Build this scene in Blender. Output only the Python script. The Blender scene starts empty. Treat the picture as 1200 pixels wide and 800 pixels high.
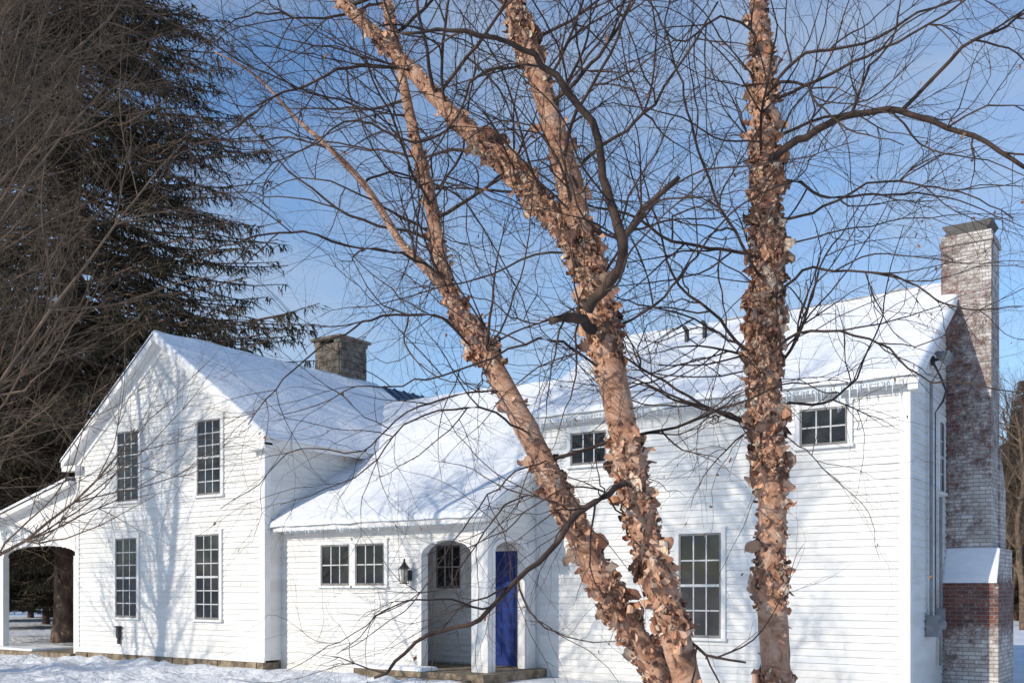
import bpy, math, random
import numpy as np
from mathutils import Vector, Matrix, noise

scene = bpy.context.scene
CAM_H = 1.6
FWD = Vector((-math.sin(math.radians(35)), math.cos(math.radians(35)), 0))
RGT = Vector((math.cos(math.radians(35)), math.sin(math.radians(35)), 0))
def S(a, b, d):
    """world point from image pixel coordinates (column a, row b) at a chosen depth d"""
    v = FWD * d + RGT * ((a - 600) / 1200 * d)
    v.z = CAM_H + (690 - b) / 1200 * d
    return v

# ------------------------------------------------------------------ materials
def new_mat(name):
    m = bpy.data.materials.new(name); m.use_nodes = True
    nt = m.node_tree
    return m, nt, nt.nodes['Principled BSDF']

def noisy(name, c1, c2, scale=5, rough=0.7, bump=0.0, bscale=None, stretch=(1,1,1), detail=5, lo=0.35, hi=0.65, spec=0.3, bdist=0.02):
    m, nt, b = new_mat(name)
    N = nt.nodes; L = nt.links
    tc = N.new('ShaderNodeTexCoord'); mp = N.new('ShaderNodeMapping')
    mp.inputs['Scale'].default_value = stretch
    L.new(tc.outputs['Object'], mp.inputs['Vector'])
    nz = N.new('ShaderNodeTexNoise'); nz.inputs['Scale'].default_value = scale; nz.inputs['Detail'].default_value = detail
    L.new(mp.outputs[0], nz.inputs['Vector'])
    cr = N.new('ShaderNodeValToRGB')
    cr.color_ramp.elements[0].position = lo; cr.color_ramp.elements[1].position = hi
    cr.color_ramp.elements[0].color = (*c1, 1); cr.color_ramp.elements[1].color = (*c2, 1)
    L.new(nz.outputs['Fac'], cr.inputs['Fac']); L.new(cr.outputs['Color'], b.inputs['Base Color'])
    b.inputs['Roughness'].default_value = rough
    b.inputs['Specular IOR Level'].default_value = spec
    if bump:
        n2 = N.new('ShaderNodeTexNoise'); n2.inputs['Scale'].default_value = bscale or scale*3; n2.inputs['Detail'].default_value = 6
        L.new(mp.outputs[0], n2.inputs['Vector'])
        bp = N.new('ShaderNodeBump'); bp.inputs['Strength'].default_value = bump; bp.inputs['Distance'].default_value = bdist
        L.new(n2.outputs['Fac'], bp.inputs['Height']); L.new(bp.outputs[0], b.inputs['Normal'])
    return m

M_SIDING = noisy('white_clapboard', (0.67,0.655,0.625), (0.79,0.78,0.755), 1.6, 0.55, 0.2, 30, (0.5,0.5,2.5), bdist=0.004, detail=8)
M_TRIM = noisy('white_trim', (0.73,0.72,0.70), (0.80,0.79,0.77), 3, 0.5)
M_SASH = noisy('sash_paint', (0.50,0.50,0.50), (0.62,0.62,0.62), 3, 0.5)
M_SASHD = noisy('storm_sash', (0.18,0.17,0.16), (0.26,0.25,0.24), 3, 0.5)
M_DOOR = noisy('blue_door', (0.012,0.032,0.17), (0.018,0.046,0.23), 4, 0.4)
M_SNOW = noisy('snow', (0.79,0.81,0.84), (0.87,0.875,0.885), 2, 0.6, 0.6, 7, bdist=0.04)
M_GSNOW = noisy('ground_snow', (0.72,0.74,0.78), (0.85,0.855,0.87), 1.2, 0.65, 1.0, 4.5, bdist=0.12)
M_ROOFBLUE = noisy('blue_metal_roof', (0.05,0.09,0.15), (0.09,0.14,0.21), 2, 0.45)
M_STONE = noisy('stone', (0.08,0.066,0.05), (0.25,0.21,0.17), 5, 0.85, 0.8, 8, bdist=0.05)
M_FOUND = noisy('foundation_stone', (0.13,0.10,0.07), (0.34,0.27,0.19), 5, 0.85, 0.8, 8, bdist=0.05)
M_METAL = noisy('dark_metal', (0.03,0.03,0.032), (0.06,0.06,0.06), 5, 0.5)
M_GREY = noisy('grey_metal', (0.20,0.21,0.22), (0.30,0.30,0.31), 5, 0.5)
M_TWIG = noisy('birch_twig', (0.034,0.023,0.019), (0.095,0.06,0.045), 9, 0.8)
M_MTWIG = noisy('grey_twig', (0.09,0.062,0.043), (0.19,0.135,0.095), 5, 0.85)
M_NEEDLE = noisy('spruce_needles', (0.028,0.024,0.012), (0.085,0.064,0.034), 0.7, 0.8, lo=.38, hi=.64)
M_SBARK = noisy('spruce_bark', (0.07,0.045,0.035), (0.19,0.13,0.10), 6, 0.9, 0.8, 12, (1,1,.3))
M_ICE, nt, b = new_mat('ice')
b.inputs['Base Color'].default_value = (0.72,0.80,0.86,1); b.inputs['Roughness'].default_value = 0.12
b.inputs['IOR'].default_value = 1.31
M_GLASS = noisy('window_glass', (0.006,0.007,0.009), (0.045,0.045,0.045), 1.7, 0.04, 0.10, 1.6, lo=.45, hi=.72, spec=0.5)
M_LGLASS = noisy('lantern_glass', (0.25,0.24,0.2), (0.4,0.38,0.33), 5, 0.1)

# chimney brick with worn paint
M_BRICK, nt, b = new_mat('painted_brick')
N, L = nt.nodes, nt.links
tc = N.new('ShaderNodeTexCoord'); sp = N.new('ShaderNodeSeparateXYZ'); L.new(tc.outputs['Object'], sp.inputs[0])
ad = N.new('ShaderNodeMath'); ad.operation = 'ADD'; L.new(sp.outputs['X'], ad.inputs[0]); L.new(sp.outputs['Y'], ad.inputs[1])
cb = N.new('ShaderNodeCombineXYZ'); L.new(ad.outputs[0], cb.inputs['X']); L.new(sp.outputs['Z'], cb.inputs['Y'])
def brick(c1, c2, mo):
    t = N.new('ShaderNodeTexBrick'); t.inputs['Scale'].default_value = 1.0
    t.inputs['Brick Width'].default_value = 0.215; t.inputs['Row Height'].default_value = 0.075
    t.inputs['Mortar Size'].default_value = 0.007; t.inputs['Mortar Smooth'].default_value = 0.3
    t.inputs['Color1'].default_value = (*c1,1); t.inputs['Color2'].default_value = (*c2,1); t.inputs['Mortar'].default_value = (*mo,1)
    L.new(cb.outputs[0], t.inputs['Vector']); return t
tr = brick((0.19,0.065,0.045),(0.08,0.035,0.03),(0.26,0.23,0.21))
tw = brick((0.66,0.63,0.59),(0.46,0.41,0.36),(0.30,0.27,0.25))
nz = N.new('ShaderNodeTexNoise'); nz.inputs['Scale'].default_value = 3.8; nz.inputs['Detail'].default_value = 14; nz.inputs['Roughness'].default_value = 0.95
L.new(tc.outputs['Object'], nz.inputs['Vector'])
zr = N.new('ShaderNodeValToRGB'); mpz = N.new('ShaderNodeMath'); mpz.operation='MULTIPLY'; mpz.inputs[1].default_value = 0.1
L.new(sp.outputs['Z'], mpz.inputs[0]); L.new(mpz.outputs[0], zr.inputs[0])
el = zr.color_ramp.elements; el[0].position=0.0; el[0].color=(0.05,)*3+(1,); el[1].position=1.0; el[1].color=(.05,)*3+(1,)
for p,v in ((.060,.07),(.10,.17),(.168,.17),(.19,.06),(.33,.07),(.45,.12),(.66,.10),(.76,.06)):
    e = zr.color_ramp.elements.new(p); e.color=(v,v,v,1)
a2 = N.new('ShaderNodeMath'); a2.operation='ADD'; L.new(nz.outputs['Fac'], a2.inputs[0]); L.new(zr.outputs[0], a2.inputs[1])
mrx = N.new('ShaderNodeMapRange'); mrx.inputs[1].default_value=-4.5; mrx.inputs[2].default_value=-4.0; mrx.inputs[3].default_value=.07; mrx.inputs[4].default_value=0
L.new(sp.outputs['X'], mrx.inputs[0]); a3 = N.new('ShaderNodeMath'); a3.operation='ADD'; L.new(a2.outputs[0],a3.inputs[0]); L.new(mrx.outputs[0],a3.inputs[1])
cr = N.new('ShaderNodeValToRGB'); cr.color_ramp.elements[0].position=.56; cr.color_ramp.elements[1].position=.65
L.new(a3.outputs[0], cr.inputs[0])
mx = N.new('ShaderNodeMix'); mx.data_type='RGBA'; L.new(cr.outputs[0], mx.inputs[0]); L.new(tw.outputs[0], mx.inputs[6]); L.new(tr.outputs[0], mx.inputs[7])
L.new(mx.outputs[2], b.inputs['Base Color']); b.inputs['Roughness'].default_value=.85
bp = N.new('ShaderNodeBump'); bp.inputs['Distance'].default_value=.02; bp.inputs['Strength'].default_value=.9; bp.invert=True
L.new(tw.outputs['Fac'], bp.inputs['Height']); L.new(bp.outputs[0], b.inputs['Normal'])

# birch bark
M_BARK, nt, b = new_mat('river_birch_bark')
N, L = nt.nodes, nt.links
tc = N.new('ShaderNodeTexCoord'); mp = N.new('ShaderNodeMapping'); mp.inputs['Scale'].default_value=(1,1,1.3)
L.new(tc.outputs['Object'], mp.inputs[0])
nz = N.new('ShaderNodeTexNoise'); nz.inputs['Scale'].default_value=6.5; nz.inputs['Detail'].default_value=10; nz.inputs['Roughness'].default_value=.75; nz.inputs['Distortion'].default_value=.9
L.new(mp.outputs[0], nz.inputs['Vector'])
cr = N.new('ShaderNodeValToRGB'); e=cr.color_ramp.elements
e[0].position=.29; e[0].color=(.07,.035,.025,1); e[1].position=.72; e[1].color=(.74,.60,.46,1)
for p,c in ((.39,(.24,.115,.07,1)),(.46,(.48,.25,.15,1)),(.53,(.62,.36,.235,1)),(.62,(.68,.46,.33,1))):
    q=cr.color_ramp.elements.new(p); q.color=c
L.new(nz.outputs['Fac'], cr.inputs[0]); L.new(cr.outputs[0], b.inputs['Base Color']); b.inputs['Roughness'].default_value=.75
bp = N.new('ShaderNodeBump'); bp.inputs['Distance'].default_value=.03; L.new(nz.outputs['Fac'], bp.inputs['Height']); L.new(bp.outputs[0], b.inputs['Normal'])
M_FLAKE, nt, b = new_mat('peeling_bark')
at = nt.nodes.new('ShaderNodeAttribute'); at.attribute_name='tint'
nt.links.new(at.outputs['Color'], b.inputs['Base Color']); b.inputs['Roughness'].default_value=.7

# ------------------------------------------------------------------ mesh builder
class MB:
    def __init__(s): s.v=[]; s.f=[]; s.c=None
    def quad(s, a,b,c,d):
        n=len(s.v); s.v += [tuple(a),tuple(b),tuple(c),tuple(d)]; s.f.append((n,n+1,n+2,n+3))
    def box(s, x0,x1,y0,y1,z0,z1):
        n=len(s.v)
        s.v += [(x0,y0,z0),(x1,y0,z0),(x1,y1,z0),(x0,y1,z0),(x0,y0,z1),(x1,y0,z1),(x1,y1,z1),(x0,y1,z1)]
        for q in ((0,3,2,1),(4,5,6,7),(0,1,5,4),(1,2,6,5),(2,3,7,6),(3,0,4,7)): s.f.append(tuple(n+i for i in q))
    def prism(s, poly, off):
        n=len(s.v); k=len(poly)
        s.v += [tuple(p) for p in poly] + [tuple(Vector(p)+Vector(off)) for p in poly]
        s.f.append(tuple(range(n,n+k))); s.f.append(tuple(reversed(range(n+k,n+2*k))))
        for i in range(k):
            j=(i+1)%k; s.f.append((n+i,n+j,n+k+j,n+k+i))
    def tube(s, pts, rad, sides=4, cap=True):
        n0=len(s.v); n=len(pts)
        for i in range(n):
            t = (pts[min(i+1,n-1)]-pts[max(i-1,0)])
            if t.length<1e-9: t=Vector((0,0,1))
            t.normalize()
            ref = Vector((0.31,0.95,0.05)) if abs(t.y)<.9 else Vector((1,0,.1))
            u=t.cross(ref).normalized(); w=t.cross(u)
            r=rad[i]; p=pts[i]
            for k in range(sides):
                a=2*math.pi*k/sides; ca=math.cos(a)*r; sa=math.sin(a)*r
                s.v.append((p.x+u.x*ca+w.x*sa, p.y+u.y*ca+w.y*sa, p.z+u.z*ca+w.z*sa))
        for i in range(n-1):
            for k in range(sides):
                k2=(k+1)%sides; a=n0+i*sides
                s.f.append((a+k,a+k2,a+sides+k2,a+sides+k))
        if cap and sides>3:
            s.f.append(tuple(n0+k for k in range(sides)))
            s.f.append(tuple(n0+(n-1)*sides+k for k in range(sides)))
    def build(s, name, mat, parent=None, smooth=False, loc=None):
        me=bpy.data.meshes.new(name); me.from_pydata(s.v,[],s.f)
        me.materials.append(mat)
        if smooth: me.polygons.foreach_set('use_smooth',[True]*len(me.polygons))
        if s.c is not None:
            at=me.color_attributes.new('tint','FLOAT_COLOR','POINT')
            at.data.foreach_set('color', np.array(s.c,dtype=np.float32).ravel())
        me.update()
        o=bpy.data.objects.new(name,me); scene.collection.objects.link(o)
        if parent: o.parent=parent
        if loc: o.location=loc
        return o
def empty(name, loc=(0,0,0)):
    e=bpy.data.objects.new(name,None); e.empty_display_size=.3; scene.collection.objects.link(e); e.location=loc; return e

# ------------------------------------------------------------------ house
house = empty('white_clapboard_farmhouse')
sid=MB(); body=MB(); trim=MB(); roof=MB(); glass=MB(); sash=MB(); sashd=MB(); ice=MB()

def P3(axis,a,p,z): return (a,p,z) if axis=='y' else (p,a,z)
jr=random.Random(2)
def siding(axis,pos,sgn,z0,z1,iv,ex=.128):
    z=z0
    while z<z1-1e-4:
        zt=min(z+ex,z1)
        A=iv(z+1e-3); B=iv(zt-1e-3)
        if len(A)!=len(B):
            A=B=iv((z+zt)/2)
        for (a0,a1),(b0,b1) in zip(A,B):
            if a1-a0<.01: continue
            # boards of random length with hairline butt joints
            cuts=[0]; W=a1-a0; x=jr.uniform(1.0,4.0)
            while x<W-.6: cuts.append(x/W); x+=jr.uniform(2.2,4.6)
            cuts.append(1)
            for c0,c1 in zip(cuts,cuts[1:]):
                dz=jr.uniform(-.004,.004)
                lo=pos+sgn*(.027+jr.uniform(-.004,.004)); hi=pos+sgn*.004
                g0=.0015/W if c0>0 else 0; g1=.0015/W if c1<1 else 0
                A0=a0+W*(c0+g0); A1=a0+W*(c1-g1); Bw=b1-b0; B0=b0+Bw*(c0+g0); B1=b0+Bw*(c1-g1)
                sid.quad(P3(axis,A0,lo,z+dz),P3(axis,A1,lo,z+dz),P3(axis,B1,hi,zt),P3(axis,B0,hi,zt))
                sid.quad(P3(axis,A0,lo,z+dz),P3(axis,A1,lo,z+dz),P3(axis,A1,pos,z+dz),P3(axis,A0,pos,z+dz))
        z=zt
def tbox(m,axis,a0,a1,p0,p1,z0,z1):
    if axis=='y': m.box(a0,a1,min(p0,p1),max(p0,p1),z0,z1)
    else: m.box(min(p0,p1),max(p0,p1),a0,a1,z0,z1)
def window(axis,pos,sgn,a0,a1,z0,z1,cols,rows,double=False,sm=None,mw=.026):
    sm = sm or sash
    c=.085
    o=lambda k: pos+sgn*k
    tbox(trim,axis,a0-c,a0,o(0),o(.060),z0,z1+c); tbox(trim,axis,a1,a1+c,o(0),o(.060),z0,z1+c)
    tbox(trim,axis,a0+.0,a1-.0,o(0),o(.058),z1,z1+c); tbox(trim,axis,a0-c-.02,a1+c+.02,o(0),o(.068),z1+c,z1+c+.035)
    tbox(trim,axis,a0-c-.02,a1+c+.02,o(0),o(.095),z0-.05,z0)
    tbox(glass,axis,a0,a1,o(.032),o(.034),z0,z1)
    f=.04
    tbox(sashd,axis,a0,a0+f,o(.034),o(.050),z0,z1); tbox(sashd,axis,a1-f,a1,o(.034),o(.050),z0,z1)
    tbox(sashd,axis,a0+f,a1-f,o(.034),o(.048),z0,z0+f*1.3); tbox(sashd,axis,a0+f,a1-f,o(.034),o(.048),z1-f,z1)
    if double:
        zm=(z0+z1)/2; tbox(sm,axis,a0+f,a1-f,o(.034),o(.053),zm-.025,zm+.025)
    for i in range(1,cols):
        x=a0+f+(a1-a0-2*f)*i/cols; tbox(sm,axis,x-mw/2,x+mw/2,o(.034),o(.043),z0+f*1.3,z1-f)
    for j in range(1,rows):
        if double and j*2==rows: continue
        z=z0+f+(z1-z0-2*f)*j/rows; tbox(sm,axis,a0+f,a1-f,o(.034),o(.041),z-mw/2,z+mw/2)

def slab(m,e0,e1,r1,r0,th):
    m.prism([e0,e1,r1,r0],(0,0,-th))
snow_parts=MB()
def snow_sheet(e0,e1,r1,r0,th=.15,seed=0,redge=False,jit=.05):
    e0,e1,r1,r0=[Vector(p) for p in (e0,e1,r1,r0)]
    Lu=(e1-e0).length; Lv=(r0-e0).length
    def par(Lm,both=True):
        ed=[0,.02,.05,.09,.14,.2]; 
        n=max(4,int((Lm-.4)/.13)); mid=[.2+(Lm-.4)*i/n for i in range(1,n)]
        return [x/Lm for x in ed+mid+[Lm-x for x in reversed(ed)]]
    U=par(Lu); V=par(Lv)
    nrm=(e1-e0).cross(r0-e0).normalized()
    if nrm.z<0: nrm=-nrm
    n0=len(snow_parts.v)
    down=(e0-r0).normalized()
    for v in V:
        for u in U:
            p=(e0*(1-u)+e1*u)*(1-v)+(r0*(1-u)+r1*u)*v
            du=min(u,1-u)*Lu; dv=v*Lv
            if redge: dv=min(dv,(1-v)*Lv)
            e=min(du,dv)/.07
            h=th*math.sqrt(max(0,1-(1-min(1,e))**2))
            big=noise.noise(Vector((p.x*.45+seed,p.y*.45,seed)))*.06+noise.noise(Vector((p.x*1.7+seed,p.y*1.7,p.z)))*.035+noise.noise(Vector((p.x*4+seed,p.y*4,p.z)))*.012
            h+=big*min(1,min(du,dv)/.4)
            q=p+Vector((0,0,1))*h*1.1+nrm*.004
            if dv<.3: q+=down*(jit*(noise.noise(Vector((p.x*2.3,p.y*.3,seed)))+.5))*(1-dv/.3)
            snow_parts.v.append(tuple(q))
    W=len(U)
    for j in range(len(V)-1):
        for i in range(W-1):
            a=n0+j*W+i; snow_parts.f.append((a,a+1,a+W+1,a+W))
def icicles(x0,x1,y,z,n,lmax,seed):
    r=random.Random(seed)
    for i in range(n):
        x=r.uniform(x0,x1); l=lmax*(r.random()**2.2)*(.4+.6*abs(noise.noise(Vector((x*.8,seed,0)))*2))+.04
        ice.tube([Vector((x,y,z)),Vector((x,y,z-l*.5)),Vector((x,y,z-l))],[.013,.008,.001],5,False)

# --- east wing (right)
WX0,WX1,WY,WYR,WYB=-12.0,-4.43,18.0,21.3,24.6
ez,rz=5.2,7.45; sl=(rz-ez)/(WYR-17.8)
wz=lambda y: ez+sl*(y-17.8) if y<WYR else rz-sl*(y-WYR)
body.prism([(WX0,WY,-.4),(WX0,WY,wz(18)-.1),(WX0,WYR,rz-.16),(WX0,WYB,wz(18)-.1),(WX0,WYB,-.4)],(WX1-WX0,0,0))
siding('y',WY,-1,-.35,5.0,lambda z:[(WX0+.12,WX1-.14)])
def gab(z):
    if z<=wz(18)-.2: return [(18.13,WYB-.13)]
    d=(z-(wz(18)-.2))/sl; return [(18.0+d,WYB-d)]
siding('x',WX1,1,-.35,rz-.35,gab)
trim.box(WX1-.14,WX1+.036,WY-.036,WY,-.35,5.0); trim.box(WX1,WX1+.036,WY,WY+.13,-.35,5.05)
trim.box(WX1,WX1+.03,WYB-.13,WYB,-.35,5.0)
trim.box(WX0,WX1+.03,WY-.04,WY,5.0,5.16)
slab(trim,(WX0-.2,17.75,ez-.03),(WX1+.22,17.75,ez-.03),(WX1+.22,WYR,rz),(WX0-.2,WYR,rz),.14)
slab(trim,(WX0-.2,WYB+.25,ez-.03),(WX1+.22,WYB+.25,ez-.03),(WX1+.22,WYR,rz),(WX0-.2,WYR,rz),.14)
snow_sheet((WX0-.22,17.7,ez-.04),(WX1+.24,17.7,ez-.04),(WX1+.24,WYR,rz),(WX0-.22,WYR,rz),.10,1)
snow_sheet((WX0-.22,WYB+.3,ez-.04),(WX1+.24,WYB+.3,ez-.04),(WX1+.24,WYR,rz),(WX0-.22,WYR,rz),.10,2)
icicles(WX0,WX1,17.72,ez-.10,280,.42,3)
window('y',WY,-1,-11.1,-10.25,4.13,4.8,3,2)
window('y',WY,-1,-6.29,-5.44,4.13,4.8,3,2)
window('y',WY,-1,-8.66,-7.79,.68,2.66,3,4,True)
window('x',WX1,1,20.05,20.4,3.4,4.7,2,4,True)
trim.box(WX1+.036,WX1+.2,17.78,18.25,4.93,5.06)

# --- middle block with recessed corner entry
MX0,MX1,MY=-18.0,-12.0,16.3
mz=lambda y: 3.05+.6*(y-16.0)
body.prism([(-15.0,18.0,-.4),(-15.0,18.0,mz(18)-.16),(-15.0,22.5,mz(22.5)-.16),(-15.0,27,4.0),(-15.0,27,-.4)],(2.97,0,0))
body.prism([(-18.2,16.3,-.4),(-18.2,16.3,mz(16.3)-.13),(-18.2,22.5,mz(22.5)-.16),(-18.2,27,4.0),(-18.2,27,-.4)],(3.195,0,0))
siding('y',MY,-1,-.35,3.0,lambda z:[(-17.9,-15.0)])
siding('y',18.0,-1,-.02,2.82,lambda z:[(-15.0,-13.29),(-12.33,-12.03)])
siding('x',-15.0,1,-.02,2.82,lambda z:[(16.45,18.0)])
def arch(c,hw,zs,ht):
    def w(z):
        if z<zs: return hw
        if z>=zs+ht: return 0
        return hw*math.sqrt(max(0,1-((z-zs)/ht)**2))
    return w
fa=arch(-13.02,.68,2.28,.35)
def ivf(z):
    w=fa(z)
    return [(-15.0,-12.0)] if w<=0 else [(-15.0,-13.02-w),(-13.02+w,-12.0)]
ea=arch(17.05,.58,2.36,.24)
def ive(z):
    w=ea(z)
    lo=16.46 if z<3.0 else 16.0+(z-2.97)/.6+.1
    return [(lo,17.99)] if w<=0 else [(16.46,17.05-w),(17.05+w,17.99)]
z=-.02
while z<4.15:
    h=.032
    if z<2.98:
        for a,b_ in ivf(z+h/2): body.box(a,b_-.003,16.303,16.45,z,z+h)
    for a,b_ in ive(z+h/2):
        if b_-a>.02: body.box(-12.15,-12.003,a,b_,z,z+h)
    z+=h
siding('y',MY,-1,-.02,2.98,ivf)
siding('x',MX1,1,2.62,4.1,ive)
trim.box(-12.30,-11.968,16.258,16.30,-.06,2.9)
trim.box(-12.0,-11.970,16.30,16.46,-.06,2.9)
trim.box(-12.0,-11.968,17.70,17.96,-.06,2.6)
trim.box(-15.0,-12.16,16.46,17.98,2.82,2.86)
def casing(axis,pos,sgn,c,w,zs,ht,cw=.06,zb=-.06):
    hw=w(0)
    ang=[math.pi*k/24 for k in range(1,24)]
    def loop(d): return [(c-hw-d,zb),(c-hw-d,zs)]+[(c-(hw+d)*math.cos(t),zs+(ht+d)*math.sin(t)) for t in ang]+[(c+hw+d,zs),(c+hw+d,zb)]
    seq=loop(-.03); out=loop(cw)
    p1=pos+sgn*.045; p0=pos-sgn*.165
    for i in range(len(seq)-1):
        a,b2,c2,d=seq[i],seq[i+1],out[i+1],out[i]
        trim.quad(P3(axis,a[0],p1,a[1]),P3(axis,b2[0],p1,b2[1]),P3(axis,c2[0],p1,c2[1]),P3(axis,d[0],p1,d[1]))
        trim.quad(P3(axis,a[0],p0,a[1]),P3(axis,b2[0],p0,b2[1]),P3(axis,c2[0],p0,c2[1]),P3(axis,d[0],p0,d[1]))
        trim.quad(P3(axis,a[0],p1,a[1]),P3(axis,b2[0],p1,b2[1]),P3(axis,b2[0],p0,b2[1]),P3(axis,a[0],p0,a[1]))
        trim.quad(P3(axis,d[0],p1,d[1]),P3(axis,c2[0],p1,c2[1]),P3(axis,c2[0],pos,c2[1]),P3(axis,d[0],pos,d[1]))
casing('y',16.3,-1,-13.02,fa,2.28,.35)
casing('x',-12.0,1,17.05,ea,2.36,.24)
trim.box(-17.9,-11.965,16.25,16.30,2.92,3.05)
slab(trim,(-20.8,15.96,3.03),(-11.82,15.96,3.03),(-11.82,22.5,mz(22.5)),(-20.8,22.5,mz(22.5)),.13)
slab(trim,(-20.8,27.2,4.0),(-12.1,27.2,4.0),(-12.1,22.5,mz(22.5)),(-20.8,22.5,mz(22.5)),.13)
snow_sheet((-20.9,15.92,3.02),(-11.8,15.92,3.02),(-11.8,22.5,mz(22.5)),(-20.9,22.5,mz(22.5)),.09,5)
snow_sheet((-20.9,27.2,4.02),(-12.0,27.2,4.02),(-12.0,22.5,mz(22.5)),(-20.9,22.5,mz(22.5)),.09,6)
icicles(-17.8,-11.9,15.95,2.92,90,.18,8)
window('y',MY,-1,-16.58,-15.70,1.68,2.58,3,2)
window('y',MY,-1,-15.53,-14.69,1.68,2.58,3,2)
window('y',18.0,-1,-14.66,-13.96,1.62,2.58,3,2)
# entry door
door=MB()
door.box(-13.19,-12.42,17.955,17.975,-.04,2.42)
for (a,b_) in ((-13.10,-12.85),(-12.76,-12.51)):
    for (c_,d_) in ((.15,.75),(.9,1.55),(1.7,2.3)):
        door.box(a,b_,17.94,17.955,c_,d_); 
trim.box(-13.29,-13.19,17.93,18.0,-.04,2.50); trim.box(-12.42,-12.33,17.93,18.0,-.04,2.50); trim.box(-13.19,-12.42,17.93,18.0,2.42,2.50)
# --- west block
LX0,LX1,LY,LYB=-25.3,-17.9,15.8,26.0; LXC=(LX0+LX1)/2
lr=7.85; le=5.0; ls=(lr-le)/(LX1-LXC+.3)
body.prism([(LX0,LY,-.02),(LX0,LY,le+.1),(LXC,LY,lr-.16),(LX1,LY,le+.1),(LX1,LY,-.02)],(0,LYB-LY,0))
def gl(z):
    zz=le+.05
    if z<=zz: return [(LX0+.14,LX1-.14)]
    d=(z-zz)/ls; return [(LX0+d,LX1-d)]
siding('y',LY,-1,.0,lr-.3,gl)
siding('x',LX1,1,0,4.95,lambda z:[(LY+.13,LYB)])
siding('x',LX0,-1,0,4.95,lambda z:[(LY+.13,LYB)])
for X in (LX0,LX1-.14): trim.box(X+(-.03 if X<-20 else 0),X+.14+(0 if X<-20 else .036),LY-.038,LY,-.02,le+.0)
trim.box(LX1,LX1+.036,LY,LY+.13,-.02,le-.05)
trim.box(LX1,LX1+.040,LY+.13,20,4.8,le-.02)
trim.box(LX0-.02,LX1+.02,LY-.048,LY,-.06,.06)
y0,y1=LY-.28,LYB+.2
for s,xe in ((-1,LX0-.3),(1,LX1+.3)):
    slab(trim,(xe,y0,le),(xe,y1,le),(LXC,y1,lr),(LXC,y0,lr),.17)
    xe2=xe+s*.02
    snow_sheet((xe2,y0-.03,le-.01),(xe2,23.6,le-.01),(LXC,23.6,lr),(LXC,y0-.03,lr),.09,11+s)
    slab(roof,(xe,22.9,le+.03),(xe,y1,le+.03),(LXC,y1,lr+.05),(LXC,22.9,lr+.05),.03)
    for k in range(7):
        y=23.0+k*.45
        roof.prism([(xe,y,le+.03),(xe,y+.03,le+.03),(LXC,y+.03,lr+.05),(LXC,y,lr+.05)],(0,0,.05))
    trim.prism([(xe,LY-.05,le-.17),(LXC,LY-.05,lr-.17),(LXC,LY-.05,lr-.42),(xe-s*.3,LY-.05,le-.20)],(0,.05,0))
    trim.box(min(xe,xe-s*.62),max(xe,xe-s*.62),LY-.26,LY-.0392,le-.26,le-.12)
W=[(-23.5,-22.6),(-20.3,-19.42)]
for a,b_ in W:
    window('y',LY,-1,a,b_,.88,2.9,3,6,True,sash,.024)
    window('y',LY,-1,a+.07,b_+.07 if a<-22 else b_+.05,3.83,5.62,3,6,True,sash,.024)
fnd=MB(); r=random.Random(6)
x=LX0+.02
while x<LX1-.02:      # rubble stones
    w=min(r.uniform(.25,.6),LX1-.02-x); 
    fnd.box(x+.006,x+w-.006,LY-.035-r.uniform(0,.035),LYB,-.5,-.064-r.uniform(0,.01)); x+=w
# --- side porch on west
PX0=-29.3
pa=arch((-29.05-25.45)/2,1.8,2.55,.25)
z=2.5
while z<4.45:
    h=.03; c_=(-29.05-25.45)/2; w=pa(z) if z<2.8 else 0
    xl=PX0 if z<3.6 else PX0+(z-3.55)/.215*1.0
    if w>0:
        trim.box(xl,c_-w,15.84,15.98,z,z+h); trim.box(c_+w,-25.34,15.84,15.98,z,z+h)
    elif xl<-25.4: trim.box(xl,-25.34,15.84,15.98,z,z+h)
    z+=h
trim.box(PX0,-29.05,15.82,16.0,-.3,2.5); trim.box(-25.5,-25.34,15.82,16.0,-.3,2.5)
trim.box(PX0,-29.1,19.7,19.9,-.3,3.5); trim.box(PX0,-29.1,16.0,19.7,2.9,3.5); trim.box(PX0,-25.34,19.75,19.9,2.8,3.5)
slab(trim,(-29.75,15.55,3.50),(-29.75,20.1,3.50),(-25.32,20.1,4.50),(-25.32,15.55,4.50),.14)
snow_sheet((-29.8,15.5,3.49),(-29.8,20.1,3.49),(-25.33,20.1,4.5),(-25.33,15.5,4.5),.09,21)
fnd.box(-29.6,-25.31,15.6,20.1,-.5,-.12)
snow_sheet((-29.55,15.62,-.118),(-27.2,15.62,-.118),(-27.2,17.2,-.118),(-29.55,17.2,-.118),.06,51,redge=True,jit=.02)
mt=MB(); mt.box(-23.38,-23.28,15.68,15.76,.35,.62); mt.box(-23.41,-23.25,15.66,15.76,.62,.66); mt.box(-23.36,-23.3,15.70,15.76,.2,.35)
# entry step
fnd.box(-15.1,-11.7,15.75,18.0,-.5,-.05)
fnd.box(-14.3,-12.0,15.45,15.75,-.5,-.16)
snow_sheet((-15.1,15.74,-.05),(-13.2,15.74,-.05),(-13.2,16.25,-.048),(-15.1,16.25,-.048),.07,41,redge=True,jit=.02)

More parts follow.
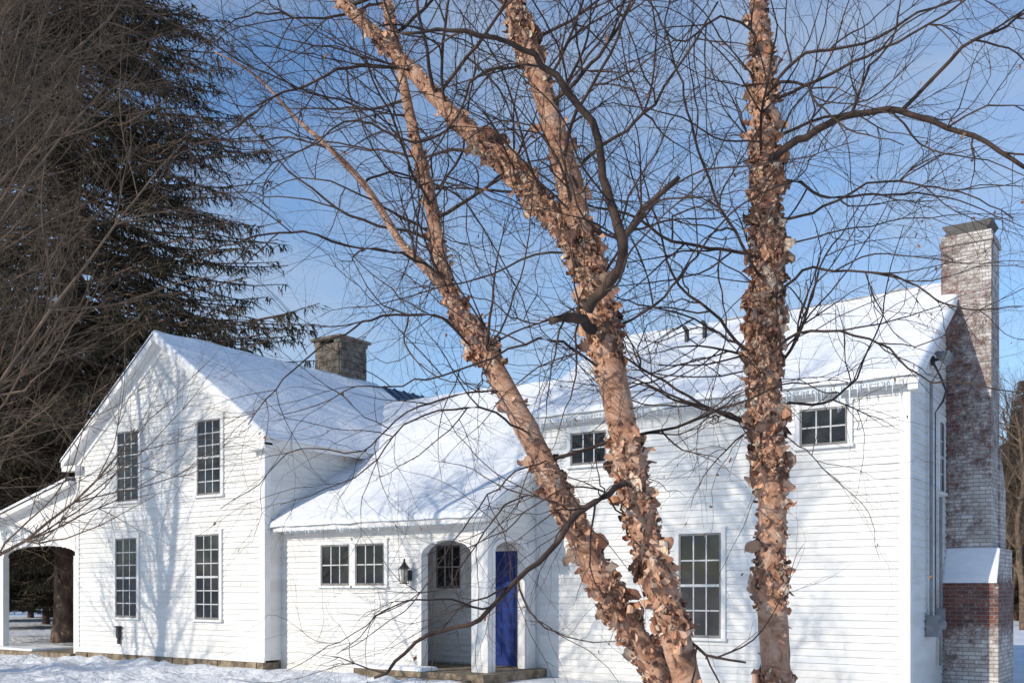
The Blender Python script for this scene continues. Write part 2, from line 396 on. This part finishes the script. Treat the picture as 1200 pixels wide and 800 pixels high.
# --- stone chimney
st=MB(); r=random.Random(5)
cx,cy=-22.1,22.5
zz=6.5
while zz<8.85:
    h=r.uniform(.13,.22)
    x=cx-.5
    while x<cx+.5:
        w=min(r.uniform(.2,.42),cx+.5-x); 
        if w<.04: break
        st.box(x+.006,x+w-.006,cy-.58-r.uniform(0,.035),cy+.58+r.uniform(0,.03),zz+.006,zz+h-.006); x+=w
    y=cy-.56
    while y<cy+.56:
        w=min(r.uniform(.2,.42),cy+.56-y)
        if w<.04: break
        st.box(cx-.52-r.uniform(0,.03),cx+.52+r.uniform(0,.03),y+.006,y+w-.006,zz+.008,zz+h-.008); y+=w
    zz+=h
st.box(cx-.5,cx+.5,cy-.56,cy+.56,6.4,zz-.02)
for X in (cx-.55,cx+.3): st.box(X,X+.25,cy-.6,cy+.6,zz,zz+.12)
st.box(cx-.62,cx+.62,cy-.68,cy+.68,zz+.12,zz+.2)

# --- brick chimney on the east gable
ch=MB()
ch.box(-4.50,-3.62,20.7,21.5,2.0,8.30)
ch.box(-4.53,-3.59,20.67,21.53,8.10,8.19)
ch.box(-4.45,-3.45,20.4,22.0,-.5,1.70)
ch.prism([(-4.45,20.4,1.70),(-4.45,20.72,2.36),(-4.45,21.98,2.36),(-4.45,21.98,1.70)],(.98,0,0))
ch.prism([(-4.44,21.4,2.3),(-4.44,21.4,4.3),(-4.44,21.95,3.5),(-4.44,21.95,2.3)],(.86,0,0))
snow_sheet((-4.42,20.38,1.72),(-3.47,20.38,1.72),(-3.47,20.71,2.36),(-4.42,20.71,2.36),.05,31,redge=True,jit=.01)
mt.prism([(-4.36,20.8,8.3),(-3.78,20.8,8.3),(-3.62,20.8,8.5),(-3.62,20.8,8.53),(-4.50,20.8,8.53),(-4.50,20.8,8.5)],(0,.62,0))
mt.box(-4.44,-3.7,20.72,21.5,8.31,8.35)
for (x,y) in ((-9.6,20.3),(-9.25,20.45)):
    z=wz(y); mt.tube([Vector((x,y,z)),Vector((x,y,z+.38)),Vector((x,y-.12,z+.42))],[.05,.05,.05],8)
gm=MB(); gm.box(-4.40,-4.20,19.05,19.34,.76,1.14); gm.tube([Vector((-4.34,19.2,1.1)),Vector((-4.34,19.2,5.3))],[.03,.03],8)
gm.tube([Vector((-4.20,19.2,.97)),Vector((-4.10,19.2,.97))],[.09,.08],12)
gm.tube([Vector((-4.34,19.95,.2)),Vector((-4.34,19.95,3.3))],[.03,.03],8)
gm.box(-4.40,-4.28,19.82,20.05,.9,1.25)
# gable flood lights and service wire
for (y,dy) in ((19.42,-.10),(19.62,.10)):
    mt.tube([Vector((-4.40,19.52,5.72)),Vector((-4.30,19.52+dy*.6,5.74)),Vector((-4.26,y,5.78))],[.018]*3,6)
    gm.tube([Vector((-4.30,y,5.84)),Vector((-4.26,y-.03,5.80)),Vector((-4.12,y-.09,5.72)),Vector((-4.11,y-.09,5.715))],[.035,.06,.12,.10],14)
mt.box(-4.41,-4.36,19.45,19.6,5.65,5.80)
mt.tube([Vector((-4.36,19.52,5.65)),Vector((-4.28,19.62,5.45)),Vector((-4.20,19.72,5.2)),Vector((-4.24,19.66,5.0)),Vector((-4.36,19.6,4.8)),Vector((-4.36,19.6,1.2))],[.022]*4+[.012]*2,6)

body.build('wall_core',M_TRIM,house); sid.build('clapboard_siding',M_SIDING,house); trim.build('trim_and_eaves',M_TRIM,house)
roof.build('metal_roof',M_ROOFBLUE,house); glass.build('window_panes',M_GLASS,house); sash.build('window_sashes',M_SASH,house)
sashd.build('storm_sashes',M_SASHD,house); ice.build('icicles',M_ICE,house,True); snow_parts.build('roof_snow',M_SNOW,house,True)
door.build('blue_front_door',M_DOOR,house); fnd.build('stone_foundation',M_FOUND,house); st.build('stone_chimney',M_STONE,house)
ch.build('brick_chimney',M_BRICK,house); mt.build('metal_fittings',M_METAL,house); gm.build('utility_boxes',M_GREY,house)

# lantern
lan=empty('wall_lantern',(-13.98,16.1,1.9))
lm=MB(); lm.box(-.02,.02,0,.16,-.02,.02); 
for sx in (-1,1):
    for sy in (-1,1): lm.tube([Vector((sx*.06,sy*.06-.02,-.17)),Vector((sx*.085,sy*.085-.02,.12))],[.008,.008],4)
lm.box(-.07,.07,-.09,.05,-.19,-.17); lm.tube([Vector((0,-.02,.12)),Vector((0,-.02,.22)),Vector((0,-.02,.28))],[.13,.05,.015],8); lm.tube([Vector((0,-.02,.28)),Vector((0,-.02,.33))],[.02,.02],6)
lm.box(-.05,.05,.12,.165,-.12,.1)
lm.build('lantern_frame',M_METAL,lan); g=MB(); g.tube([Vector((0,-.02,-.17)),Vector((0,-.02,.12))],[.06,.085],8); g.build('lantern_glass',M_LGLASS,lan)

# ------------------------------------------------------------------ ground
def axis_pts(a,b,step,far):
    p=list(np.arange(a,b,step)); s=step; x=a
    lo=[]; 
    while x>-far: s*=1.35; x-=s; lo.append(x)
    hi=[]; s=step; x=p[-1]
    while x<far: s*=1.35; x+=s; hi.append(x)
    return lo[::-1]+p+hi
XS=axis_pts(-34,2,.13,500); YS=axis_pts(10,18,.12,500)
g=MB()
rr=random.Random(9); foot=[]
for i in range(420):
    foot.append((rr.uniform(-31,-12),rr.uniform(11.5,15.5),rr.uniform(.10,.28),rr.uniform(-.17,.12)))
F=np.array(foot)
for y in YS:
    for x in XS:
        h=-.24+noise.noise(Vector((x*.25,y*.25,0)))*.05+noise.noise(Vector((x*1.1,y*1.1,3)))*.035
        if -34<x<2 and 9<y<16:
            d2=((F[:,0]-x)**2+(F[:,1]-y)**2)/(F[:,2]**2)
            h+=float((F[:,3]*np.exp(-d2)).sum())
            h+=noise.noise(Vector((x*3,y*3,7)))*.05
        if y<15.8 and y>14.6: h+=.05*math.exp(-((y-15.3)/.4)**2)*(1 if x>-25 else 0)
        far=math.hypot(x,y)
        if far>120: h+= (far-120)*.02
        g.v.append((x,y,h))
W_=len(XS)
for j in range(len(YS)-1):
    for i in range(W_-1):
        a=j*W_+i; g.f.append((a,a+1,a+W_+1,a+W_))
g.build('snowy_ground',M_GSNOW,None,True)

# ------------------------------------------------------------------ trees
def rv(r): return Vector((r.gauss(0,1),r.gauss(0,1),r.gauss(0,1)))
def catmull(P,step):
    out=[]
    Q=[P[0]+(P[0]-P[1])]+P+[P[-1]+(P[-1]-P[-2])]
    for i in range(1,len(Q)-2):
        a,b_,c,d=Q[i-1:i+3]; n=max(1,int((c-b_).length/step))
        for k in range(n):
            t=k/n
            out.append(.5*((2*b_)+(c-a)*t+(2*a-5*b_+4*c-d)*t*t+(3*b_-a-3*c+d)*t**3))
    out.append(P[-1]); return out
def childdir(r,d,lo,hi):
    a=math.radians(r.uniform(lo,hi)); q=rv(r); q=(q-d*q.dot(d)).normalized()
    return (d*math.cos(a)+q*math.sin(a)).normalized()
def ok(p): return (p-Vector((0,0,1.6))).length>3.2
def grow(m,p,d,L,r0,lvl,P,r):
    seg=P['seg'][lvl]; n=max(3,int(L/seg)); pts=[p.copy()]
    for i in range(n):
        d=(d+rv(r)*P['wig'][lvl]+Vector((0,0,P['trop'][lvl]))).normalized(); p=p+d*(L/n)
        if P.get('cam') and not ok(p): break
        pts.append(p.copy())
    if len(pts)<3: return
    k=len(pts)-1
    m.tube(pts,[r0*(1-.78*i/k) for i in range(k+1)],P['sides'][lvl],False)
    kids(m,pts,[r0*(1-.78*i/k) for i in range(k+1)],lvl,P,r)
def kids(m,pts,rad,lvl,P,r,f0=None,mult=1):
    if lvl>=len(P['n']) : return
    k=len(pts)-1
    nn=P['n'][lvl]*mult; nn=int(nn)+(1 if r.random()<nn-int(nn) else 0)
    for _ in range(nn):
        f=r.uniform(P['f0'][lvl] if f0 is None else f0,1.0); i=min(k-1,int(f*k)); i=max(i,0)
        d=(pts[i+1]-pts[i]).normalized()
        grow(m,pts[i],childdir(r,d,*P['ang'][lvl]),r.uniform(*P['len'][lvl])*(1.15-.5*f),min(rad[i]*.7,P['rmax'][lvl]),lvl+1,P,r)

# river birches
BP=dict(cam=True, seg=[.09,.08,.06,.05,.05], wig=[.13,.15,.17,.2,.2], trop=[.02,.010,-.014,-.012,0], sides=[7,5,3,3,3],
        n=[6.6,4.5,2.7], f0=[.12,.1,.1], ang=[(25,70),(25,65),(25,65)], len=[(.5,1.6),(.3,.85),(.12,.42)], rmax=[.0066,.0030,.0016])
def bark_stem(pts_in, rad_in, twigs, stem, flk, r, nflk):
    pts=catmull(pts_in,.03); n=len(pts)
    cs=[0]; 
    for a,b_ in zip(pts_in,pts_in[1:]): cs.append(cs[-1]+(b_-a).length)
    rad=[]
    tot=cs[-1]; acc=[0]
    for a,b_ in zip(pts,pts[1:]): acc.append(acc[-1]+(b_-a).length)
    for x in acc: rad.append(.86*float(np.interp(x/acc[-1]*tot,cs,rad_in)))
    rad=[q*(1+.14*noise.noise(Vector((i*.05,r.seedv,0)))+.10*noise.noise(Vector((i*.25,r.seedv,2)))) for i,q in enumerate(rad)]
    pts=[p+Vector((noise.noise(Vector((i*.04,r.seedv,5))),noise.noise(Vector((i*.04,r.seedv,9))),0))*.03 for i,p in enumerate(pts)]
    stem.tube(pts,rad,18)
    cols=[(.64,.36,.22),(.68,.42,.28),(.74,.58,.43),(.48,.23,.13),(.20,.095,.06),(.58,.30,.18),(.12,.06,.04),(.40,.26,.18),(.66,.40,.27),(.34,.16,.10)]
    for _ in range(nflk):
        for _t in range(6):
            i=r.randrange(2,n-2)
            if noise.noise(Vector((i*.045,r.seedv+20,0)))*1.2+.34>r.random()*.7: break
        t=(pts[i+1]-pts[i-1]).normalized(); ref=Vector((0.31,0.95,0.05)); u=t.cross(ref).normalized(); w=t.cross(u)
        th=r.uniform(0,2*math.pi); rr_=rad[i]*1.0
        if rr_<.02: 
            if r.random()<.6: continue
        o=u*math.cos(th)+w*math.sin(th); tan=(t.cross(o)).normalized()*r.choice((-1,1))
        big=r.random()<.13
        sz=min(1.0,rr_/.075)*(1.8 if big else .8)
        tan=(tan+t*r.uniform(-1.2,1.2)).normalized(); up=(t-tan*t.dot(tan)).normalized()
        R=r.uniform(.007,.030)*sz; K=6; span=r.uniform(1.0,4.4); hh=r.uniform(.008,.034)*sz*(1.6 if r.random()<.15 else 1)
        base=pts[i]+o*(rr_*1.0-.002)
        c=r.choice(cols); k_=r.uniform(.75,1.1); c=(c[0]*k_,c[1]*k_,c[2]*k_,1)
        n0=len(flk.v); sk=r.uniform(-.9,.9)
        for k in range(K+1):
            ph=span*k/K
            q=base+tan*(R*math.sin(ph*.8)*1.3)+o*(R*(1-math.cos(ph))*.8+.001)+up*(sk*R*k/K)
            h1=hh*(1-.75*(k/K)**2)*r.uniform(.4,1.2); h2=hh*(1-.75*(k/K)**2)*r.uniform(.4,1.2)
            flk.v.append(tuple(q+up*h1)); flk.v.append(tuple(q-up*h2))
            flk.c.append(c); flk.c.append(c)
        for k in range(K):
            a=n0+2*k; flk.f.append((a,a+1,a+3,a+2))
    return pts,rad

class Rnd(random.Random): pass
def birch(name, stems, limbs, randlimbs, seed):
    r=Rnd(seed); e=empty(name)
    tw=MB(); stm=MB(); fl=MB(); fl.c=[]
    built=[]
    for si,(pp,rr_,nf) in enumerate(stems):
        r.seedv=seed+si*3.7
        built.append(bark_stem([S(*q) for q in pp],rr_,tw,stm,fl,r,nf))
    for pp,r0,r1 in limbs:
        pts=catmull([S(*q) for q in pp],.07)
        pts=[p+rv(r)*.006+Vector((noise.noise(p*2.2),noise.noise(p*2.2+Vector((5,0,0))),noise.noise(p*2.2+Vector((0,9,0)))))*.09 for p in pts]
        k=len(pts)-1; sc=.85 if r0>.02 else .65; rad=[sc*(r0+(r1-r0)*i/k)*(1+.18*noise.noise(Vector((i*.4,seed,1)))) for i in range(k+1)]
        tw.tube(pts,rad,7); L=sum((a-b_).length for a,b_ in zip(pts,pts[1:]))
        kids(tw,pts,rad,0,BP,r,.08,mult=max(.5,L/1.6))
    for si,f0,f1,cnt in randlimbs:
        pts,rad=built[si]
        for _ in range(cnt):
            i=int(r.uniform(f0,f1)*(len(pts)-2)); az=r.uniform(0,2*math.pi); elv=math.radians(r.uniform(-5,60))
            d=Vector((math.cos(az)*math.cos(elv),math.sin(az)*math.cos(elv),math.sin(elv)))
            grow(tw,pts[i],d,r.uniform(.8,2.4),min(rad[i]*.4,r.uniform(.005,.013)),0,BP,r)
    # a few dead leaves and catkins still hanging on
    for _ in range(260):
        p=Vector(r.choice(tw.v)); a=rv(r).normalized()*r.uniform(.006,.014); b2=Vector((r.gauss(0,.3),r.gauss(0,.3),-1)).normalized()*r.uniform(.015,.035)
        n0=len(fl.v); fl.v+=[tuple(p),tuple(p+a+b2*.5),tuple(p+b2),tuple(p-a+b2*.5)]; c=r.choice([(.20,.08,.04,1),(.28,.13,.07,1),(.12,.06,.04,1)])
        fl.c+=[c]*4; fl.f.append((n0,n0+1,n0+2,n0+3))
    stm.build('trunks',M_BARK,e,True); fl.build('peeling_bark',M_FLAKE,e); tw.build('branches',M_TWIG,e,True)
    print(name,len(tw.f),len(fl.f))
    return e

stemsAB=[
 ([(812,1050,6.1),(806,900,6.1),(775,800,6.1),(735,730,6.1),(690,650,6.1),(650,570,6.1),(600,470,6.15),(560,400,6.2),(528,345,6.2),(508,250,6.25),(482,140,6.3),(455,0,6.4),(445,-120,6.5)],
  [.15,.12,.095,.09,.085,.082,.078,.07,.056,.045,.038,.032,.022],3000),
 ([(835,1050,5.95),(825,900,5.95),(803,800,5.9),(788,740,5.9),(758,640,5.9),(735,540,5.9),(716,440,5.9),(700,370,5.9),(680,295,5.9),(640,245,5.95),(590,190,6.0),(540,145,6.0),(480,80,6.1),(400,0,6.2),(330,-80,6.3)],
  [.15,.12,.10,.098,.095,.095,.095,.095,.092,.07,.066,.06,.05,.035,.025],4800),
 ([(690,330,5.9),(680,285,5.9),(668,210,5.9),(645,120,5.95),(625,60,6.0),(603,0,6.0),(580,-120,6.1)],
  [.08,.086,.086,.078,.075,.070,.05],2300),
 ([(535,355,6.2),(500,315,6.15),(470,285,6.1),(430,220,6.1),(390,175,6.0),(350,140,6.0),(300,90,5.9),(250,60,5.8)],
  [.036,.030,.026,.022,.018,.012,.008,.004],300),
]
limbsAB=[
 ([(700,395,5.8),(672,378,5.6),(640,382,5.5)],.042,.03),
 ([(690,372,5.75),(708,330,5.6),(722,285,5.5),(712,200,5.4),(680,125,5.3),(635,85,5.2),(560,40,5.1),(470,35,5.0)],.040,.008),
 ([(722,285,5.5),(750,260,5.45),(775,235,5.4),(798,208,5.35)],.026,.013),
 ([(735,560,5.8),(700,590,5.6),(650,640,5.5),(600,690,5.4),(550,725,5.3),(500,748,5.2),(430,795,5.1)],.024,.009),
 ([(745,600,5.85),(700,570,5.7),(650,585,5.6),(590,620,5.5),(540,640,5.4)],.010,.004),
 ([(800,745,5.9),(835,770,5.8),(868,778,5.8)],.018,.009),
 ([(520,335,6.1),(440,290,5.8),(350,275,5.6),(260,295,5.5),(190,330,5.4)],.016,.004),
 ([(565,405,6.2),(490,375,5.9),(410,385,5.7),(340,430,5.6),(290,500,5.5)],.015,.004),
 ([(705,430,5.8),(640,405,5.6),(560,420,5.5),(480,450,5.4),(400,450,5.3),(330,480,5.3)],.013,.003),
 ([(620,510,6.1),(560,480,5.8),(480,500,5.6),(400,560,5.5),(330,590,5.4)],.012,.003),
 ([(480,80,6.1),(410,75,5.9),(330,100,5.8),(260,150,5.7),(210,210,5.6)],.016,.004),
 ([(540,145,6.0),(480,170,5.8),(420,150,5.7),(340,170,5.6),(280,220,5.5)],.013,.004),
 ([(650,130,5.9),(700,70,5.8),(740,20,5.7),(770,-60,5.6)],.02,.008),
 ([(668,210,5.9),(730,150,5.8),(790,80,5.7),(840,0,5.6)],.018,.008),
 ([(625,60,6.0),(560,100,5.9),(500,190,5.8),(470,260,5.7)],.014,.004),
 ([(735,380,5.8),(790,340,5.9),(850,260,6.0),(930,200,6.1),(990,140,6.2)],.013,.004),
 ([(505,240,6.2),(540,180,6.1),(560,80,6.0),(540,0,5.9)],.013,.005),
 ([(720,460,5.9),(770,440,6.0),(830,420,6.0),(890,450,5.9)],.009,.003),
 ([(640,540,6.0),(590,560,5.7),(520,640,5.5),(470,720,5.4),(400,760,5.3)],.008,.003),
 ([(455,0,6.4),(380,30,6.2),(300,20,6.0),(220,60,5.9)],.015,.004),
 ([(590,455,6.1),(520,470,5.8),(420,520,5.6),(340,530,5.5),(260,600,5.4)],.010,.003),
 ([(670,610,6.0),(600,590,5.7),(520,680,5.4),(430,730,5.3),(340,790,5.2)],.008,.003),
]
birch('river_birch_tree',stemsAB,limbsAB,[(0,.4,.95,14),(1,.45,.95,17),(2,.2,.9,11),(3,.3,1,5)],11)
stemC=[([(925,1060,6.5),(918,900,6.5),(911,800,6.5),(903,700,6.5),(905,600,6.5),(898,500,6.5),(896,400,6.5),(900,300,6.5),(897,200,6.5),(894,100,6.5),(890,0,6.5),(885,-140,6.5)],
  [.17,.13,.115,.105,.10,.10,.105,.10,.09,.072,.06,.04],6300)]
limbsC=[
 ([(900,195,6.4),(930,165,6.3),(1000,142,6.2),(1060,130,6.1),(1120,138,6.0),(1165,165,5.9),(1205,195,5.8)],.030,.014),
 ([(1060,130,6.1),(1110,80,6.0),(1165,40,5.9),(1210,10,5.8)],.020,.010),
 ([(895,110,6.5),(950,60,6.3),(1010,50,6.2),(1080,20,6.0),(1150,-20,5.9)],.018,.008),
 ([(898,325,6.4),(850,255,6.3),(815,165,6.2),(790,70,6.1),(780,-30,6)],.016,.007),
 ([(898,420,6.4),(950,385,6.2),(1030,405,6.1),(1100,440,6.0),(1190,455,5.9)],.015,.005),
 ([(900,350,6.4),(960,310,6.3),(1040,330,6.1),(1110,360,6.0),(1200,350,5.9)],.015,.005),
 ([(898,430,6.5),(840,390,6.3),(770,360,6.2),(700,345,6.1)],.014,.005),
 ([(900,260,6.5),(960,250,6.3),(1030,210,6.2),(1110,220,6.1),(1190,260,6)],.015,.005),
 ([(900,500,6.5),(950,520,6.3),(1000,580,6.1),(1030,650,6.0)],.007,.002),
 ([(900,560,6.5),(860,480,6.3),(830,500,6.1),(800,560,6.0)],.007,.002),
 ([(893,60,6.5),(850,30,6.4),(800,40,6.2),(740,-10,6.1)],.014,.006),
 ([(1000,142,6.2),(1010,90,6.1),(1050,40,6.0),(1060,-20,6.0)],.013,.006),
 ([(1120,138,6.0),(1160,120,5.9),(1210,130,5.9)],.010,.005),
]
birch('river_birch_tree.001',stemC,limbsC,[(0,.45,.95,23)],23)

# bare deciduous trees
GP=dict(seg=[.5,.35,.2,.15,.12], wig=[.05,.09,.10,.12,.15], trop=[.05,.05,.04,.02,.0], sides=[9,6,5,3,3],
        n=[24,11,7,5], f0=[.20,.12,.1,.1], ang=[(30,65),(25,55),(20,50),(20,50)], len=[(3.0,5.6),(1.4,2.8),(.7,1.5),(.3,.9)], rmax=[.026,.011,.0055,.0038])
def bare_tree(name,loc,H,r0,seed,P=GP):
    m=MB(); r=random.Random(seed); grow(m,Vector((0,0,-.3)),Vector((.03,.02,1)),H,r0,0,P,r)
    print(name,len(m.f))
    return m.build(name,M_MTWIG,None,True,loc)
t1=bare_tree('bare_maple_tree',(-12.0,5.3,-.2),11,.14,3)
GP2=dict(GP); GP2['n']=[15,8,6,3]; GP2['sides']=[8,5,3,3,3]; GP2['rmax']=[.08,.028,.012,.006]; GP2['len']=[(4,7),(2,3.5),(.9,1.8),(.4,.9)]
t2=bare_tree('bare_oak_tree',(-26.0,3.0,-.2),14,.24,8,GP2)
def inst(src,name,loc,s,rz,parent=None):
    o=bpy.data.objects.new(name,src.data); scene.collection.objects.link(o); o.location=loc; o.scale=(s,)*3; o.rotation_euler=(0,0,rz)
    if parent: o.parent=parent
    return o
inst(t1,'bare_maple_tree.001',(-15.4,6.9,-.2),1.12,2.1)
inst(t1,'bare_maple_tree.002',(-23.5,10.0,-.2),1.15,4.0)

# spruce
def spruce(name,loc,seed,H=40,n=560,R0=9.5):
    r=random.Random(seed); fo=MB(); wd=MB()
    wd.tube([Vector((0,0,-.5)),Vector((0,0,1)),Vector((.1,0,H*.5)),Vector((0,0,H))],[.62,.45,.28,.03],12)
    v=fo.v; f=fo.f
    for i in range(n):
        zf=r.random()**1.15; z=3.2+zf*(H-4); R=R0*(1-z/(H+1))**.95*r.uniform(.62,1.12)
        if z<8: R*=.75+.25*(z-3.2)/4.8
        az=r.uniform(0,2*math.pi); c,s_=math.cos(az),math.sin(az)
        dr=r.uniform(.18,.38)
        pts=[]
        for k in range(8):
            q=k/7*R; pts.append(Vector((c*q+r.gauss(0,.06),s_*q+r.gauss(0,.06),z-dr*q+.026*q*q)))
        wd.tube(pts,[.06*(1-k/8)+.008 for k in range(8)],3,False)
        nb=int(5+R*3.4)
        for b2 in range(nb):
            fq=r.uniform(.12,1)**.8; k=min(6,int(fq*7)); p=pts[k].lerp(pts[k+1],fq*7-k if fq*7-k<1 else 1)
            sd=r.choice((-1,1)); a2=az+sd*r.uniform(.5,1.2); bl=(.35+1.5*(1-fq))*r.uniform(.6,1.1)
            dx=math.cos(a2); dy=math.sin(a2)
            for t in range(int(4+bl*6)):
                q=r.random()*bl; bx=p.x+dx*q; by=p.y+dy*q; bz=p.z-.25*q*q-.1*q
                l=r.uniform(.15,.45); w=r.uniform(.015,.042)
                tx=dx*.45*l+r.gauss(0,.12); ty=dy*.45*l+r.gauss(0,.12); tz=-l*r.uniform(-.1,1.0)
                wa=r.uniform(0,6.28); wx=math.cos(wa)*w; wy=math.sin(wa)*w
                n0=len(v); v.append((bx-wx,by-wy,bz)); v.append((bx+wx,by+wy,bz)); v.append((bx+tx+wx*.5,by+ty+wy*.5,bz+tz)); v.append((bx+tx-wx*.2,by+ty-wy*.2,bz+tz*1.05)); f.append((n0,n0+1,n0+2,n0+3))
    e=empty(name,loc); a=fo.build('needle_foliage',M_NEEDLE,e); b_=wd.build('trunk_and_boughs',M_SBARK,e,True)
    print(name,len(f)); return e,a,b_
sp_,fo_,wd_=spruce('spruce_tree',(-33.6,20.6,-.2),4,n=1350,R0=11.6)
# distant mixed tree line
bg=empty('distant_tree_line')
r=random.Random(77)
for i in range(46):
    a=r.uniform(-.95,.75); d=r.uniform(58,95)
    p=FWD*d+RGT*(a*d); s=r.uniform(.24,.40)
    if a<-.42 : s*=1.25
    if i%3==0: inst(t2,'bare_tree',(p.x,p.y,-.3),r.uniform(.6,.95),r.uniform(0,6),bg)
    else:
        rz_=r.uniform(0,6)
        inst(fo_,'conifer_foliage',(p.x,p.y,-.3),s,rz_,bg); inst(wd_,'conifer_wood',(p.x,p.y,-.3),s,rz_,bg)
for i in range(18):   # unseen conifers behind the camera, added so the panes reflect dark trees
    a=r.uniform(-1.2,1.2); d=r.uniform(50,75); p=-FWD*d+RGT*(a*d); s=r.uniform(.25,.36); 
    inst(fo_,'conifer_foliage',(p.x,p.y,-.3),s,r.uniform(0,6),bg)
for a,d,s in ((.50,60,.36),(.54,66,.34),(.57,55,.34),(.515,70,.36),(.61,50,.40),(.487,75,.30)):
    p=FWD*d+RGT*(a*d); rz_=r.uniform(0,6)
    inst(fo_,'conifer_foliage',(p.x,p.y,-.3),s,rz_,bg); inst(wd_,'conifer_wood',(p.x,p.y,-.3),s,rz_,bg)
for a,d in ((.50,46),(.53,50),(.48,52)):
    p=FWD*d+RGT*(a*d); inst(t2,'bare_tree',(p.x,p.y,-.3),.8,r.uniform(0,6),bg)
for a,d,s in ((-.40,50,.36),(-.455,54,.40),(-.50,48,.38),(-.53,58,.4),(-.43,62,.4),(-.47,66,.4)):
    p=FWD*d+RGT*(a*d); rz_=r.uniform(0,6)
    inst(fo_,'conifer_foliage',(p.x,p.y,-.3),s,rz_,bg); inst(wd_,'conifer_wood',(p.x,p.y,-.3),s,rz_,bg)

# ------------------------------------------------------------------ light
el=math.radians(25); sv=Vector((-.31,-.95,0)).normalized()*math.cos(el)+Vector((0,0,math.sin(el)))
sl_=bpy.data.lights.new('sun','SUN'); sl_.energy=3.7; sl_.angle=math.radians(.5); sl_.color=(1,.915,.78)
so=bpy.data.objects.new('sun',sl_); scene.collection.objects.link(so); so.rotation_euler=(-sv).to_track_quat('-Z','Y').to_euler(); so.location=(0,0,30)
w=bpy.data.worlds.new('World'); scene.world=w; w.use_nodes=True; nt=w.node_tree; N=nt.nodes; L=nt.links
bgd=N['Background']; sky=N.new('ShaderNodeTexSky'); sky.sky_type='NISHITA'; sky.sun_disc=False; sky.sun_elevation=el; sky.sun_rotation=math.atan2(sv.x,sv.y)%(2*math.pi)
sky.air_density=1.0; sky.dust_density=.3; sky.ozone_density=1.9
tc=N.new('ShaderNodeTexCoord'); mp=N.new('ShaderNodeMapping'); mp.inputs['Scale'].default_value=(1.0,1.0,2.4); mp.inputs['Rotation'].default_value=(0.3,.25,.4)
L.new(tc.outputs['Generated'],mp.inputs[0])
nz=N.new('ShaderNodeTexNoise'); nz.inputs['Scale'].default_value=2.3; nz.inputs['Detail'].default_value=8; nz.inputs['Roughness'].default_value=.55; nz.inputs['Distortion'].default_value=.4
L.new(mp.outputs[0],nz.inputs['Vector'])
spx=N.new('ShaderNodeSeparateXYZ'); L.new(tc.outputs['Generated'],spx.inputs[0])
mr=N.new('ShaderNodeMapRange'); mr.inputs[1].default_value=0; mr.inputs[2].default_value=.55; mr.inputs[3].default_value=.17; mr.inputs[4].default_value=-.10
L.new(spx.outputs['Z'],mr.inputs[0])
ad=N.new('ShaderNodeMath'); ad.operation='ADD'; L.new(nz.outputs['Fac'],ad.inputs[0]); L.new(mr.outputs[0],ad.inputs[1])
cr=N.new('ShaderNodeValToRGB'); cr.color_ramp.elements[0].position=.36; cr.color_ramp.elements[1].position=.74; cr.color_ramp.elements[1].color=(.88,.88,.88,1)
L.new(ad.outputs[0],cr.inputs[0])
tn=N.new('ShaderNodeMix'); tn.data_type='RGBA'; tn.blend_type='MULTIPLY'; tn.inputs[0].default_value=1; L.new(sky.outputs[0],tn.inputs[6]); tn.inputs[7].default_value=(.90,1.12,1.32,1)
mx=N.new('ShaderNodeMix'); mx.data_type='RGBA'; L.new(cr.outputs[0],mx.inputs[0]); L.new(tn.outputs[2],mx.inputs[6]); mx.inputs[7].default_value=(3.5,4.05,4.8,1)
L.new(mx.outputs[2],bgd.inputs[0]); bgd.inputs[1].default_value=.145

cam=bpy.data.cameras.new('camera'); co=bpy.data.objects.new('camera',cam); scene.collection.objects.link(co)
co.location=(0,0,CAM_H); co.rotation_euler=(math.radians(90),0,math.radians(35)); cam.sensor_width=36; cam.lens=36; cam.shift_y=290/1200; cam.clip_end=2000
scene.camera=co
scene.view_settings.view_transform='Standard'; scene.view_settings.look='None'; scene.view_settings.exposure=0
